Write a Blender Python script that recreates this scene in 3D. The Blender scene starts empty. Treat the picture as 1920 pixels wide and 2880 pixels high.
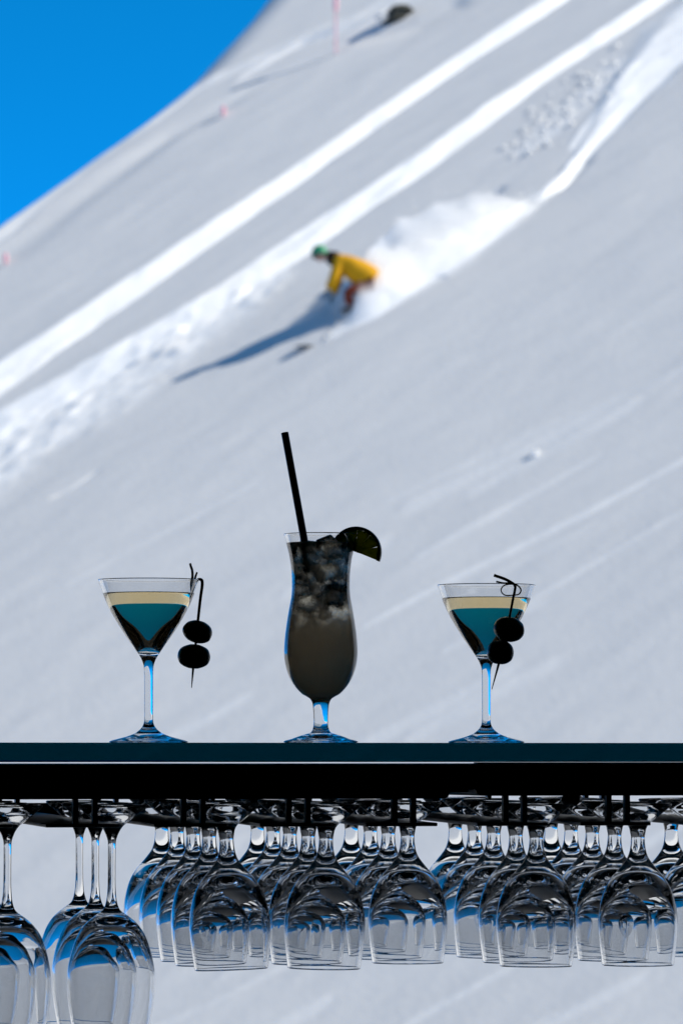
import bpy, bmesh, math, random
import numpy as np
from mathutils import Vector, Matrix

random.seed(7)
RNG = np.random.default_rng(11)
SC = bpy.context.scene
COL = SC.collection
R = math.radians

# ------------------------------------------------------------------ camera geometry
K = 7.5e-5            # slope (tan) per pixel of the 1920 x 2880 photograph
HOR = 2125.0          # eye level in photograph rows
D0 = 5.2              # distance of the shelf front
PSI = R(13.4)         # the shelf is turned a little away from the camera
RV = Vector((math.cos(PSI), math.sin(PSI), 0))
DV = Vector((-math.sin(PSI), math.cos(PSI), 0))
O0 = Vector((0, D0, 0))


def at(px, py, Y):
    return Vector(((px - 960) * K * Y, Y, (HOR - py) * K * Y))


def on_shelf(px, v):
    """u along the shelf (from the middle) whose point at depth v shows in column px."""
    t = (px - 960) * K
    b = O0 + DV * v
    return (t * b.y - b.x) / (RV.x - t * RV.y)


def shelf_pt(u, v, z=0.0):
    p = O0 + RV * u + DV * v
    return Vector((p.x, p.y, z))


# ------------------------------------------------------------------ object helpers
def tag(o, label=None, cat=None, group=None, kind=None):
    if label: o['label'] = label
    if cat: o['category'] = cat
    if group: o['group'] = group
    if kind: o['kind'] = kind
    return o


def empty(name, loc, rot=(0, 0, 0), label=None, cat=None, group=None):
    o = bpy.data.objects.new(name, None)
    o.empty_display_size = 0.05
    COL.objects.link(o)
    o.location = loc
    o.rotation_euler = rot
    return tag(o, label, cat, group)


def link(name, me, mat=None, parent=None, loc=None):
    me.name = name
    if mat is not None:
        me.materials.clear()
        me.materials.append(mat)
    o = bpy.data.objects.new(name, me)
    COL.objects.link(o)
    if parent is not None: o.parent = parent
    if loc is not None: o.location = loc
    return o


def from_bm(name, bm, mat, parent=None, smooth=False, loc=None):
    me = bpy.data.meshes.new(name)
    bmesh.ops.recalc_face_normals(bm, faces=bm.faces)
    bm.to_mesh(me)
    bm.free()
    if smooth:
        me.polygons.foreach_set('use_smooth', [True] * len(me.polygons))
    return link(name, me, mat, parent, loc)


def add_box(bm, x0, x1, y0, y1, z0, z1, M=None, bevel=0.0):
    vs = [bm.verts.new((x, y, z)) for x in (x0, x1) for y in (y0, y1) for z in (z0, z1)]
    fs = []
    for idx in ((0, 1, 3, 2), (4, 6, 7, 5), (0, 4, 5, 1), (2, 3, 7, 6), (0, 2, 6, 4), (1, 5, 7, 3)):
        fs.append(bm.faces.new([vs[i] for i in idx]))
    if bevel:
        es = list({e for f in fs for e in f.edges})
        r = bmesh.ops.bevel(bm, geom=es, offset=bevel, segments=2, affect='EDGES', profile=0.6)
        vs = list({v for f in r['faces'] for v in f.verts} | {v for v in vs if v.is_valid})
    if M is not None:
        bmesh.ops.transform(bm, matrix=M, verts=[v for v in vs if v.is_valid])
    return vs


def add_tube(bm, pts, rad, n=12, cap=True):
    pts = [Vector(p) for p in pts]
    if not hasattr(rad, '__len__'): rad = [rad] * len(pts)
    rings = []
    up = None
    for i, p in enumerate(pts):
        t = (pts[min(i + 1, len(pts) - 1)] - pts[max(i - 1, 0)]).normalized()
        if up is None:
            up = Vector((0, 1, 0)) if abs(t.y) < 0.9 else Vector((1, 0, 0))
        a = t.cross(up).normalized()
        b = a.cross(t).normalized()
        up = b
        rings.append([bm.verts.new(p + (a * math.cos(2 * math.pi * k / n) + b * math.sin(2 * math.pi * k / n)) * rad[i]) for k in range(n)])
    for r0, r1 in zip(rings, rings[1:]):
        for k in range(n):
            bm.faces.new((r0[k], r0[(k + 1) % n], r1[(k + 1) % n], r1[k]))
    if cap:
        bm.faces.new(rings[0][::-1])
        bm.faces.new(rings[-1])


def spline(pts, n=5):
    """Catmull-Rom through 2-D / 3-D points."""
    P = [np.array(p, float) for p in pts]
    P = [2 * P[0] - P[1]] + P + [2 * P[-1] - P[-2]]
    out = []
    for i in range(1, len(P) - 2):
        p0, p1, p2, p3 = P[i - 1:i + 3]
        d = [max(np.linalg.norm(b - a), 1e-9) ** 0.5 for a, b in ((p0, p1), (p1, p2), (p2, p3))]
        t0, t1, t2, t3 = 0, d[0], d[0] + d[1], d[0] + d[1] + d[2]
        for k in range(n):
            t = t1 + (t2 - t1) * k / n
            a1 = (t1 - t) / (t1 - t0) * p0 + (t - t0) / (t1 - t0) * p1
            a2 = (t2 - t) / (t2 - t1) * p1 + (t - t1) / (t2 - t1) * p2
            a3 = (t3 - t) / (t3 - t2) * p2 + (t - t2) / (t3 - t2) * p3
            b1 = (t2 - t) / (t2 - t0) * a1 + (t - t0) / (t2 - t0) * a2
            b2 = (t3 - t) / (t3 - t1) * a2 + (t - t1) / (t3 - t1) * a3
            out.append((t2 - t) / (t2 - t1) * b1 + (t - t1) / (t2 - t1) * b2)
    out.append(P[-2])
    return np.array(out)


def lathe_meshes(prof, cuts, seg=96, names=('a',)):
    """Turn a profile (r, z) round the z axis; cut it at the given indices into meshes
    that meet edge to edge and share exact normals across the cut."""
    prof = np.array(prof, float)
    prof[:, 0] = np.maximum(prof[:, 0], 0)
    tan = np.zeros_like(prof)
    tan[1:-1] = prof[2:] - prof[:-2]
    tan[0] = prof[1] - prof[0]
    tan[-1] = prof[-1] - prof[-2]
    nrm = np.stack([tan[:, 1], -tan[:, 0]], 1)
    nrm /= np.maximum(np.linalg.norm(nrm, axis=1, keepdims=True), 1e-12)
    for i in (0, -1):
        if prof[i, 0] < 1e-7:
            nrm[i] = (0, math.copysign(1, nrm[i, 1]) if abs(nrm[i, 1]) > 1e-6 else 1)
    ang = np.arange(seg) * 2 * math.pi / seg
    ca, sa = np.cos(ang), np.sin(ang)
    bounds = [0] + list(cuts) + [len(prof) - 1]
    res = []
    for (i0, i1), nm in zip(zip(bounds, bounds[1:]), names):
        V, N, F = [], [], []
        base = []
        for i in range(i0, i1 + 1):
            base.append(len(V))
            r, z = prof[i]
            if r < 1e-7:
                V.append((0, 0, z)); N.append((0, 0, nrm[i, 1]))
            else:
                for k in range(seg):
                    V.append((r * ca[k], r * sa[k], z))
                    N.append((nrm[i, 0] * ca[k], nrm[i, 0] * sa[k], nrm[i, 1]))
        for j in range(i1 - i0):
            p0, p1 = prof[i0 + j, 0] < 1e-7, prof[i0 + j + 1, 0] < 1e-7
            a, b = base[j], base[j + 1]
            for k in range(seg):
                k2 = (k + 1) % seg
                if p0 and p1: continue
                if p0: F.append((a, b + k2, b + k))
                elif p1: F.append((a + k, a + k2, b))
                else: F.append((a + k, a + k2, b + k2, b + k))
        me = bpy.data.meshes.new(nm)
        me.from_pydata(V, [], F)
        me.polygons.foreach_set('use_smooth', [True] * len(me.polygons))
        me.normals_split_custom_set_from_vertices(N)
        res.append(me)
    return res


def skin_mesh(name, verts, edges, radii, subs=2):
    """One continuous skinned surface grown from joints (first vertex is the root)."""
    me = bpy.data.meshes.new('tmp')
    me.from_pydata([Vector(v) for v in verts], edges, [])
    o = bpy.data.objects.new('tmp', me)
    COL.objects.link(o)
    o.modifiers.new('Skin', 'SKIN')
    for i, r in enumerate(radii):
        rr = r if hasattr(r, '__len__') else (r, r)
        me.skin_vertices[0].data[i].radius = rr
        me.skin_vertices[0].data[i].use_root = (i == 0)
    s = o.modifiers.new('Sub', 'SUBSURF')
    s.levels = s.render_levels = subs
    dg = bpy.context.evaluated_depsgraph_get()
    dg.update()
    out = bpy.data.meshes.new_from_object(o.evaluated_get(dg))
    bpy.data.objects.remove(o)
    bpy.data.meshes.remove(me)
    out.polygons.foreach_set('use_smooth', [True] * len(out.polygons))
    return out


# ------------------------------------------------------------------ materials
def mat(name):
    m = bpy.data.materials.new(name)
    m.use_nodes = True
    nt = m.node_tree
    nt.nodes.clear()
    out = nt.nodes.new('ShaderNodeOutputMaterial')
    return m, nt, out


def principled(name, col, rough=0.5, metal=0.0, noise=0.0, nscale=40.0, bump=0.0, spec=0.5):
    m, nt, out = mat(name)
    p = nt.nodes.new('ShaderNodeBsdfPrincipled')
    p.inputs['Roughness'].default_value = rough
    p.inputs['Metallic'].default_value = metal
    p.inputs['Specular IOR Level'].default_value = spec
    tc = nt.nodes.new('ShaderNodeTexCoord')
    n = nt.nodes.new('ShaderNodeTexNoise')
    n.inputs['Scale'].default_value = nscale
    n.inputs['Detail'].default_value = 4
    nt.links.new(tc.outputs['Object'], n.inputs['Vector'])
    mx = nt.nodes.new('ShaderNodeMix')
    mx.data_type = 'RGBA'
    mx.inputs['A'].default_value = (*[c * (1 - noise) for c in col], 1)
    mx.inputs['B'].default_value = (*[min(1, c * (1 + noise)) for c in col], 1)
    nt.links.new(n.outputs['Fac'], mx.inputs['Factor'])
    nt.links.new(mx.outputs['Result'], p.inputs['Base Color'])
    if bump:
        b = nt.nodes.new('ShaderNodeBump')
        b.inputs['Strength'].default_value = bump
        b.inputs['Distance'].default_value = 0.002
        nt.links.new(n.outputs['Fac'], b.inputs['Height'])
        nt.links.new(b.outputs['Normal'], p.inputs['Normal'])
    nt.links.new(p.outputs['BSDF'], out.inputs['Surface'])
    return m


def glass(name, ior=1.5, col=(1, 1, 1), rough=0.0, absorb=None, bump=0.0, bscale=200.0):
    m, nt, out = mat(name)
    g = nt.nodes.new('ShaderNodeBsdfGlass')
    g.inputs['IOR'].default_value = ior
    g.inputs['Color'].default_value = (*col, 1)
    g.inputs['Roughness'].default_value = rough
    nt.links.new(g.outputs['BSDF'], out.inputs['Surface'])
    if absorb:
        a = nt.nodes.new('ShaderNodeVolumeAbsorption')
        a.inputs['Color'].default_value = (*absorb[0], 1)
        a.inputs['Density'].default_value = absorb[1]
        nt.links.new(a.outputs['Volume'], out.inputs['Volume'])
    if bump:
        tc = nt.nodes.new('ShaderNodeTexCoord')
        n = nt.nodes.new('ShaderNodeTexNoise')
        n.inputs['Scale'].default_value = bscale
        n.inputs['Detail'].default_value = 5
        b = nt.nodes.new('ShaderNodeBump')
        b.inputs['Strength'].default_value = bump
        b.inputs['Distance'].default_value = 0.004
        nt.links.new(tc.outputs['Object'], n.inputs['Vector'])
        nt.links.new(n.outputs['Fac'], b.inputs['Height'])
        nt.links.new(b.outputs['Normal'], g.inputs['Normal'])
    return m


M_GLASS = glass('clear_glass', 1.5, (0.978, 0.98, 0.982))
M_SLAB = glass('teal_glass', 1.5, (1, 1, 1), absorb=((0.0, 0.50, 0.56), 16.0))
M_MARTINI = glass('pale_yellow_spirit', 1.34, (1, 1, 1), absorb=((1.0, 0.78, 0.25), 13.0))
M_ICE = glass('ice', 1.31, (0.97, 0.97, 0.96), 0.10, bump=0.3, bscale=90.0)
M_BLACK = principled('black_lacquer', (0.012, 0.012, 0.013), 0.45, noise=0.3, spec=0.3)
M_STEEL = principled('black_steel', (0.016, 0.016, 0.018), 0.4, 0.3, noise=0.3, nscale=120)
M_STRAW = principled('black_plastic', (0.012, 0.012, 0.013), 0.35, noise=0.2)
M_OLIVE = principled('olive_skin', (0.10, 0.12, 0.03), 0.35, noise=0.4, nscale=300, bump=0.3)
M_PICK = principled('bamboo', (0.30, 0.21, 0.10), 0.6, noise=0.3, nscale=300)
M_WALL = principled('dark_wall_paint', (0.025, 0.024, 0.023), 0.85, noise=0.2, nscale=3, spec=0.2)
M_FLOOR = principled('dark_stained_boards', (0.035, 0.026, 0.02), 0.5, noise=0.4, nscale=5)
M_YELLOW = principled('mustard_shell_fabric', (0.60, 0.30, 0.006), 0.8, noise=0.12, nscale=9, bump=0.4, spec=0.2)
M_RED = principled('rust_red_trousers', (0.20, 0.04, 0.02), 0.85, noise=0.15, nscale=9, spec=0.2)
M_GREEN = principled('green_helmet_shell', (0.02, 0.26, 0.12), 0.45, noise=0.1)
M_DARKCLOTH = principled('dark_brown_fabric', (0.022, 0.014, 0.010), 0.9, noise=0.3, spec=0.2)
M_SKIN = principled('skin', (0.45, 0.26, 0.18), 0.6, noise=0.1)
M_LENS = principled('goggle_lens', (0.02, 0.02, 0.025), 0.12)
M_BOARD = principled('black_topsheet', (0.02, 0.02, 0.018), 0.5, noise=0.3, nscale=8)
M_ROCK = principled('dark_lichened_rock', (0.045, 0.045, 0.035), 0.9, noise=0.6, nscale=9, bump=0.8)
M_PINK = principled('fluorescent_pink_plastic', (0.95, 0.47, 0.52), 0.6, noise=0.1)


def mat_cloudy():
    """Iced drink: clear and icy near the top, cloudy towards the bottom."""
    m, nt, out = mat('cloudy_iced_drink')
    L = nt.links.new
    tc = nt.nodes.new('ShaderNodeTexCoord')
    sep = nt.nodes.new('ShaderNodeSeparateXYZ')
    L(tc.outputs['Object'], sep.inputs[0])
    n = nt.nodes.new('ShaderNodeTexNoise')
    n.inputs['Scale'].default_value = 55
    n.inputs['Detail'].default_value = 6
    n.inputs['Roughness'].default_value = 0.65
    L(tc.outputs['Object'], n.inputs['Vector'])
    mr = nt.nodes.new('ShaderNodeMapRange')       # height in the glass -> clearness
    mr.inputs['From Min'].default_value = 0.112
    mr.inputs['From Max'].default_value = 0.150
    L(sep.outputs['Z'], mr.inputs['Value'])
    ad = nt.nodes.new('ShaderNodeMath'); ad.operation = 'MULTIPLY_ADD'
    L(n.outputs['Fac'], ad.inputs[0]); ad.inputs[1].default_value = 2.4; ad.inputs[2].default_value = -1.45
    sm = nt.nodes.new('ShaderNodeMath'); sm.operation = 'ADD'; sm.use_clamp = True
    L(mr.outputs['Result'], sm.inputs[0]); L(ad.outputs[0], sm.inputs[1])
    mul = nt.nodes.new('ShaderNodeMath'); mul.operation = 'MULTIPLY'; mul.use_clamp = True
    L(sm.outputs[0], mul.inputs[0]); L(mr.outputs['Result'], mul.inputs[1])
    g = nt.nodes.new('ShaderNodeBsdfGlass')
    g.inputs['IOR'].default_value = 1.3
    g.inputs['Roughness'].default_value = 0.12
    n3 = nt.nodes.new('ShaderNodeTexNoise')        # pulp and half-melted ice
    n3.inputs['Scale'].default_value = 38; n3.inputs['Detail'].default_value = 7; n3.inputs['Distortion'].default_value = 0.8
    L(tc.outputs['Object'], n3.inputs['Vector'])
    rp = nt.nodes.new('ShaderNodeValToRGB')
    rp.color_ramp.elements[0].position = 0.45; rp.color_ramp.elements[0].color = (0.06, 0.06, 0.06, 1)
    rp.color_ramp.elements[1].position = 0.60; rp.color_ramp.elements[1].color = (1.0, 0.96, 0.86, 1)
    L(n3.outputs['Fac'], rp.inputs['Fac']); L(rp.outputs['Color'], g.inputs['Color'])
    b = nt.nodes.new('ShaderNodeBump')
    b.inputs['Strength'].default_value = 0.7
    b.inputs['Distance'].default_value = 0.006
    L(n.outputs['Fac'], b.inputs['Height'])
    L(b.outputs['Normal'], g.inputs['Normal'])
    t = nt.nodes.new('ShaderNodeBsdfTranslucent')
    t.inputs['Color'].default_value = (0.98, 0.76, 0.53, 1)
    mx = nt.nodes.new('ShaderNodeMixShader')
    g2 = nt.nodes.new('ShaderNodeBsdfGlass')          # the haze still lets a little straight through
    g2.inputs['IOR'].default_value = 1.3; g2.inputs['Roughness'].default_value = 0.5
    g2.inputs['Color'].default_value = (0.75, 0.66, 0.50, 1)
    mt = nt.nodes.new('ShaderNodeMixShader'); mt.inputs[0].default_value = 0.22
    L(t.outputs[0], mt.inputs[1]); L(g2.outputs[0], mt.inputs[2])
    L(mul.outputs[0], mx.inputs[0]); L(mt.outputs[0], mx.inputs[1]); L(g.outputs[0], mx.inputs[2])
    L(mx.outputs[0], out.inputs['Surface'])
    return m


def mat_lime(name, col, trans):
    m, nt, out = mat(name)
    L = nt.links.new
    tc = nt.nodes.new('ShaderNodeTexCoord')
    n = nt.nodes.new('ShaderNodeTexNoise')
    n.inputs['Scale'].default_value = 180
    n.inputs['Detail'].default_value = 4
    L(tc.outputs['Object'], n.inputs['Vector'])
    cr = nt.nodes.new('ShaderNodeMix'); cr.data_type = 'RGBA'
    cr.inputs['A'].default_value = (*[c * 0.45 for c in col], 1)
    cr.inputs['B'].default_value = (*[min(1, c * 1.5) for c in col], 1)
    L(n.outputs['Fac'], cr.inputs['Factor'])
    p = nt.nodes.new('ShaderNodeBsdfPrincipled'); p.inputs['Roughness'].default_value = 0.35
    t = nt.nodes.new('ShaderNodeBsdfTranslucent')
    L(cr.outputs['Result'], p.inputs['Base Color']); L(cr.outputs['Result'], t.inputs['Color'])
    mx = nt.nodes.new('ShaderNodeMixShader'); mx.inputs[0].default_value = trans
    L(p.outputs[0], mx.inputs[1]); L(t.outputs[0], mx.inputs[2])
    L(mx.outputs[0], out.inputs['Surface'])
    return m


def mat_snow():
    """Wind-packed crust, with whiter loose powder where it has been broken up."""
    m, nt, out = mat('snow')
    L = nt.links.new
    at_ = nt.nodes.new('ShaderNodeAttribute'); at_.attribute_name = 'loose'
    tc = nt.nodes.new('ShaderNodeTexCoord')
    n = nt.nodes.new('ShaderNodeTexNoise')
    n.inputs['Scale'].default_value = 9; n.inputs['Detail'].default_value = 6
    L(tc.outputs['Object'], n.inputs['Vector'])
    # wind streaks in the crust
    mp = nt.nodes.new('ShaderNodeMapping')
    mp.inputs['Rotation'].default_value = (0, 0, -R(STREAK_DEG))
    mp.inputs['Scale'].default_value = (0.25, 2.2, 1)
    L(tc.outputs['Object'], mp.inputs['Vector'])
    n2 = nt.nodes.new('ShaderNodeTexNoise')
    n2.inputs['Scale'].default_value = 1.0; n2.inputs['Detail'].default_value = 5
    n2.noise_dimensions = '2D'
    L(mp.outputs[0], n2.inputs['Vector'])
    crust = nt.nodes.new('ShaderNodeMix'); crust.data_type = 'RGBA'
    crust.inputs['A'].default_value = (*CRUST_A, 1)
    crust.inputs['B'].default_value = (*CRUST_B, 1)
    L(n2.outputs['Fac'], crust.inputs['Factor'])
    mx = nt.nodes.new('ShaderNodeMix'); mx.data_type = 'RGBA'
    mx.inputs['B'].default_value = (0.97, 0.97, 0.965, 1)  # broken powder, painted whiter in place of stronger sun on the tracks
    L(crust.outputs['Result'], mx.inputs['A'])
    L(at_.outputs['Fac'], mx.inputs['Factor'])
    p = nt.nodes.new('ShaderNodeBsdfPrincipled')
    p.inputs['Roughness'].default_value = 0.9
    p.inputs['Specular IOR Level'].default_value = 0.1
    L(mx.outputs['Result'], p.inputs['Base Color'])
    b = nt.nodes.new('ShaderNodeBump')
    b.inputs['Strength'].default_value = 0.25
    b.inputs['Distance'].default_value = 0.03
    L(n.outputs['Fac'], b.inputs['Height'])
    L(b.outputs['Normal'], p.inputs['Normal'])
    L(p.outputs[0], out.inputs['Surface'])
    return m


def mat_flake():
    m, nt, out = mat('loose_powder')
    L = nt.links.new
    d = nt.nodes.new('ShaderNodeBsdfDiffuse'); d.inputs[0].default_value = (0.98, 0.975, 0.965, 1)
    t = nt.nodes.new('ShaderNodeBsdfTranslucent'); t.inputs[0].default_value = (0.98, 0.975, 0.965, 1)
    mx = nt.nodes.new('ShaderNodeMixShader'); mx.inputs[0].default_value = 0.6
    L(d.outputs[0], mx.inputs[1]); L(t.outputs[0], mx.inputs[2])
    L(mx.outputs[0], out.inputs['Surface'])
    return m


# ================================================================== SNOW SLOPE
SA, SB = 0.5, 0.4                      # rise of the slope per metre away / to the right
A0 = 8.1 - SA * 86 - SB * 0.19
CRUST_A = (0.64, 0.645, 0.655)  # packed snow, greyed further to paint in weak grazing sun
CRUST_B = (0.71, 0.71, 0.71)


def ground(px, py):
    """The point of the open slope that the photograph shows at a pixel."""
    a, c = (px - 960) * K, (HOR - py) * K
    Y = A0 / (c - SA - SB * a)
    return Vector((a * Y, Y, c * Y))


FEET = ground(990, 868)
TIP = ground(530, 1050)
HEAD = at(893, 705, FEET.y - 0.05)
SUN = (HEAD - TIP).normalized()
SUN_EL = math.asin(SUN.z)
SUN_AZ = math.atan2(SUN.x, SUN.y)      # clockwise from +Y

_g0, _g1 = ground(1849, 0), ground(0, 1175)
SD = np.array([_g0.x - _g1.x, _g0.y - _g1.y]); SD /= np.linalg.norm(SD)   # along the tracks
TD = np.array([-SD[1], SD[0]])                                             # across, away from us
STREAK_DEG = math.degrees(math.atan2(SD[1], SD[0]))


def hash2(ix, iy, seed):
    h = (ix.astype(np.int64) * 374761393 + iy.astype(np.int64) * 668265263 + seed * 974711) & 0xffffffff
    h = ((h ^ (h >> 13)) * 1274126177) & 0xffffffff
    return ((h ^ (h >> 16)) & 0xffff) / 65535.0


def vnoise(x, y, seed=0):
    ix, iy = np.floor(x), np.floor(y)
    fx, fy = x - ix, y - iy
    fx = fx * fx * fx * (fx * (fx * 6 - 15) + 10); fy = fy * fy * fy * (fy * (fy * 6 - 15) + 10)
    a, b = hash2(ix, iy, seed), hash2(ix + 1, iy, seed)
    c, d = hash2(ix, iy + 1, seed), hash2(ix + 1, iy + 1, seed)
    return (a + (b - a) * fx) * (1 - fy) + (c + (d - c) * fx) * fy - 0.5


def fbm(x, y, seed=0, oct=4):
    s, a, f = 0, 1.0, 1.0
    for o in range(oct):
        s = s + a * vnoise(x * f, y * f, seed + o * 17)
        a *= 0.5; f *= 2.03
    return s


def sstep(a, b, x):
    t = np.clip((x - a) / (b - a), 0, 1)
    return t * t * (3 - 2 * t)


def poly_dist(X, Y, pts, vals=None):
    """signed distance to a polyline (+ on its left) and the value interpolated along it"""
    best = np.full(X.shape, 1e9); sg = np.zeros(X.shape); val = np.zeros(X.shape); par = np.zeros(X.shape)
    n = len(pts) - 1
    for i in range(n):
        ax, ay = pts[i][0], pts[i][1]; bx, by = pts[i + 1][0], pts[i + 1][1]
        dx, dy = bx - ax, by - ay
        t = np.clip(((X - ax) * dx + (Y - ay) * dy) / (dx * dx + dy * dy), 0, 1)
        ex, ey = X - ax - t * dx, Y - ay - t * dy
        d = np.hypot(ex, ey)
        m = d < best
        best = np.where(m, d, best)
        sg = np.where(m, np.sign(dx * ey - dy * ex), sg)
        par = np.where(m, (i + t) / n, par)
        if vals is not None:
            val = np.where(m, vals[i] + (vals[i + 1] - vals[i]) * t, val)
    return best * np.where(sg == 0, 1, sg), val, par


RIDGE_PX = [(-9000, 2120), (-4000, 1900), (-1500, 1350), (-600, 960), (-200, 735), (0, 606), (153, 502), (306, 391), (459, 276),
            (551, 200), (612, 132), (735, 0), (850, -150), (1000, -350), (1300, -640), (1920, -900), (3000, -1050), (5000, -1100), (9000, -1150)]
RIDGE = [(g.x, g.y + 0.3) for g in (ground(*p) for p in RIDGE_PX)]

# each track: upper and lower edge of the churned band in photograph pixels, listed downhill,
# then depth of the trench, loose-powder amount (carries painted sun brightness too) and lumpiness
TRACKS = [
    dict(st=[(1930, -270, 26), (1555, -2, 26), (1286, 170, 31), (1078, 312, 34), (784, 520, 38), (490, 722, 46), (245, 890, 55), (0, 1060, 66), (-260, 1240, 70)], dep=0.13, loose=1.0, lump=0.022),
    dict(st=[(2300, -290, 26), (1849, 0, 26), (1506, 224, 30), (1176, 462, 42), (906, 640, 50), (612, 842, 55), (306, 1020, 62), (0, 1190, 75), (-260, 1340, 80)], dep=0.13, loose=1.0, lump=0.026),
    dict(st=[(800, 735, 40), (612, 880, 65), (306, 1080, 95), (0, 1270, 120), (-260, 1440, 130)], dep=0.0, loose=0.7, lump=0.045, ls=0.45, rag=1.8, wf=0.7),
    dict(st=[(2200, -170, 80), (1960, 70, 82), (1830, 190, 62), (1735, 310, 34), (1650, 412, 19), (1575, 510, 12), (1510, 568, 8)], dep=0.07, loose=1.0, lump=0.02, wf=0.75),
    dict(st=[(1800, 170, 20), (1720, 265, 20), (1650, 350, 14), (1600, 420, 8)], dep=0.02, loose=0.9, lump=0.015, wf=0.5),
    dict(st=[(1740, 270, 7), (1680, 345, 8), (1610, 440, 8), (1560, 505, 5)], dep=-0.05, loose=0.0, lump=0.0, wf=0.6),
    dict(st=[(1660, 440, 8), (1610, 490, 9), (1570, 530, 5)], dep=-0.07, loose=0.0, lump=0.0, wf=0.6),
    dict(st=[(1790, 140, 44), (1650, 260, 40), (1550, 350, 34), (1450, 440, 16)], dep=0.0, loose=0.42, lump=0.010, ls=0.6, rag=1.8, wf=0.6),
    dict(st=[(1655, 400, 5), (1575, 510, 12), (1500, 568, 17), (1450, 600, 26), (1336, 662, 52), (1261, 706, 68), (1148, 772, 70), (1075, 845, 52), (1036, 884, 30), (965, 926, 14), (900, 960, 8)], dep=0.46, bank=1, loose=1.0, lump=0.02, ls=0.9, wf=0.85),
    # older, softened tracks along the ridge
    dict(st=[(1350, -140, 40), (1000, 40, 34), (760, 140, 24), (560, 235, 20), (430, 330, 16), (250, 450, 22), (0, 650, 30), (-200, 790, 30)], dep=0.04, loose=0.30, lump=0.015),
    dict(st=[(1500, -190, 40), (1230, -60, 40), (1040, 40, 36), (850, 105, 18), (640, 230, 12)], dep=0.05, loose=0.35, lump=0.02),
    dict(st=[(1330, -30, 30), (1180, 45, 26), (1000, 95, 18), (700, 240, 16), (480, 365, 22), (280, 510, 30), (-100, 790, 40)], dep=-0.09, loose=0.0, lump=0.0, wf=0.9),
    # soft hollow behind the plume
    dict(st=[(1420, 520, 18), (1340, 560, 22), (1240, 650, 22), (1130, 700, 20), (1060, 740, 12)], dep=-0.10, loose=0.0, lump=0.0),
    # faint older lines low on the slope
    dict(st=[(2100, 1190, 16), (1640, 1440, 20), (1240, 1640, 22), (1000, 1770, 14)], dep=0.02, loose=0.30, lump=0.012),
    dict(st=[(2100, 1330, 16), (1700, 1560, 18), (1300, 1800, 14)], dep=0.012, loose=0.18, lump=0.008),
    dict(st=[(2100, 960, 30), (1500, 1210, 34), (1050, 1420, 20)], dep=0.01, loose=0.12, lump=0.006),
    dict(st=[(280, 1320, 8), (210, 1370, 12), (150, 1400, 8)], dep=-0.05, loose=0.2, lump=0.0),
    dict(st=[(1100, 2560, 14), (600, 2820, 18), (200, 3000, 18)], dep=0.012, loose=0.22, lump=0.008),
    dict(st=[(2000, 2440, 20), (1500, 2680, 24), (1100, 2900, 24)], dep=0.012, loose=0.22, lump=0.008),
]
_r = random.Random(41)                 # many faint, wind-softened old streaks low on the slope
for k in range(20):
    x0, y0 = _r.uniform(500, 2100), _r.uniform(1050, 3000)
    ln = _r.uniform(250, 700); h = _r.uniform(8, 22); sl_ = _r.uniform(0.48, 0.58)
    TRACKS.append(dict(st=[(x0, y0, h), (x0 - ln * 0.35, y0 + ln * 0.35 * sl_, h * 1.3), (x0 - ln * 0.7, y0 + ln * 0.7 * sl_, h * 1.2), (x0 - ln, y0 + ln * sl_, h)],
                       dep=_r.uniform(0.004, 0.014), loose=_r.uniform(0.08, 0.24), lump=0.004, wf=0.9, rag=0.8))
for T in TRACKS:
    c = [ground(x, y) for x, y, h in T['st']]
    hw = []
    for x, y, h in T['st']:
        u, l = ground(x, y - h), ground(x, y + h)
        hw.append(abs((u.x - l.x) * TD[0] + (u.y - l.y) * TD[1]) / 2)
    T['pts'] = [(p.x, p.y) for p in c]
    T['hw'] = hw


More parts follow.
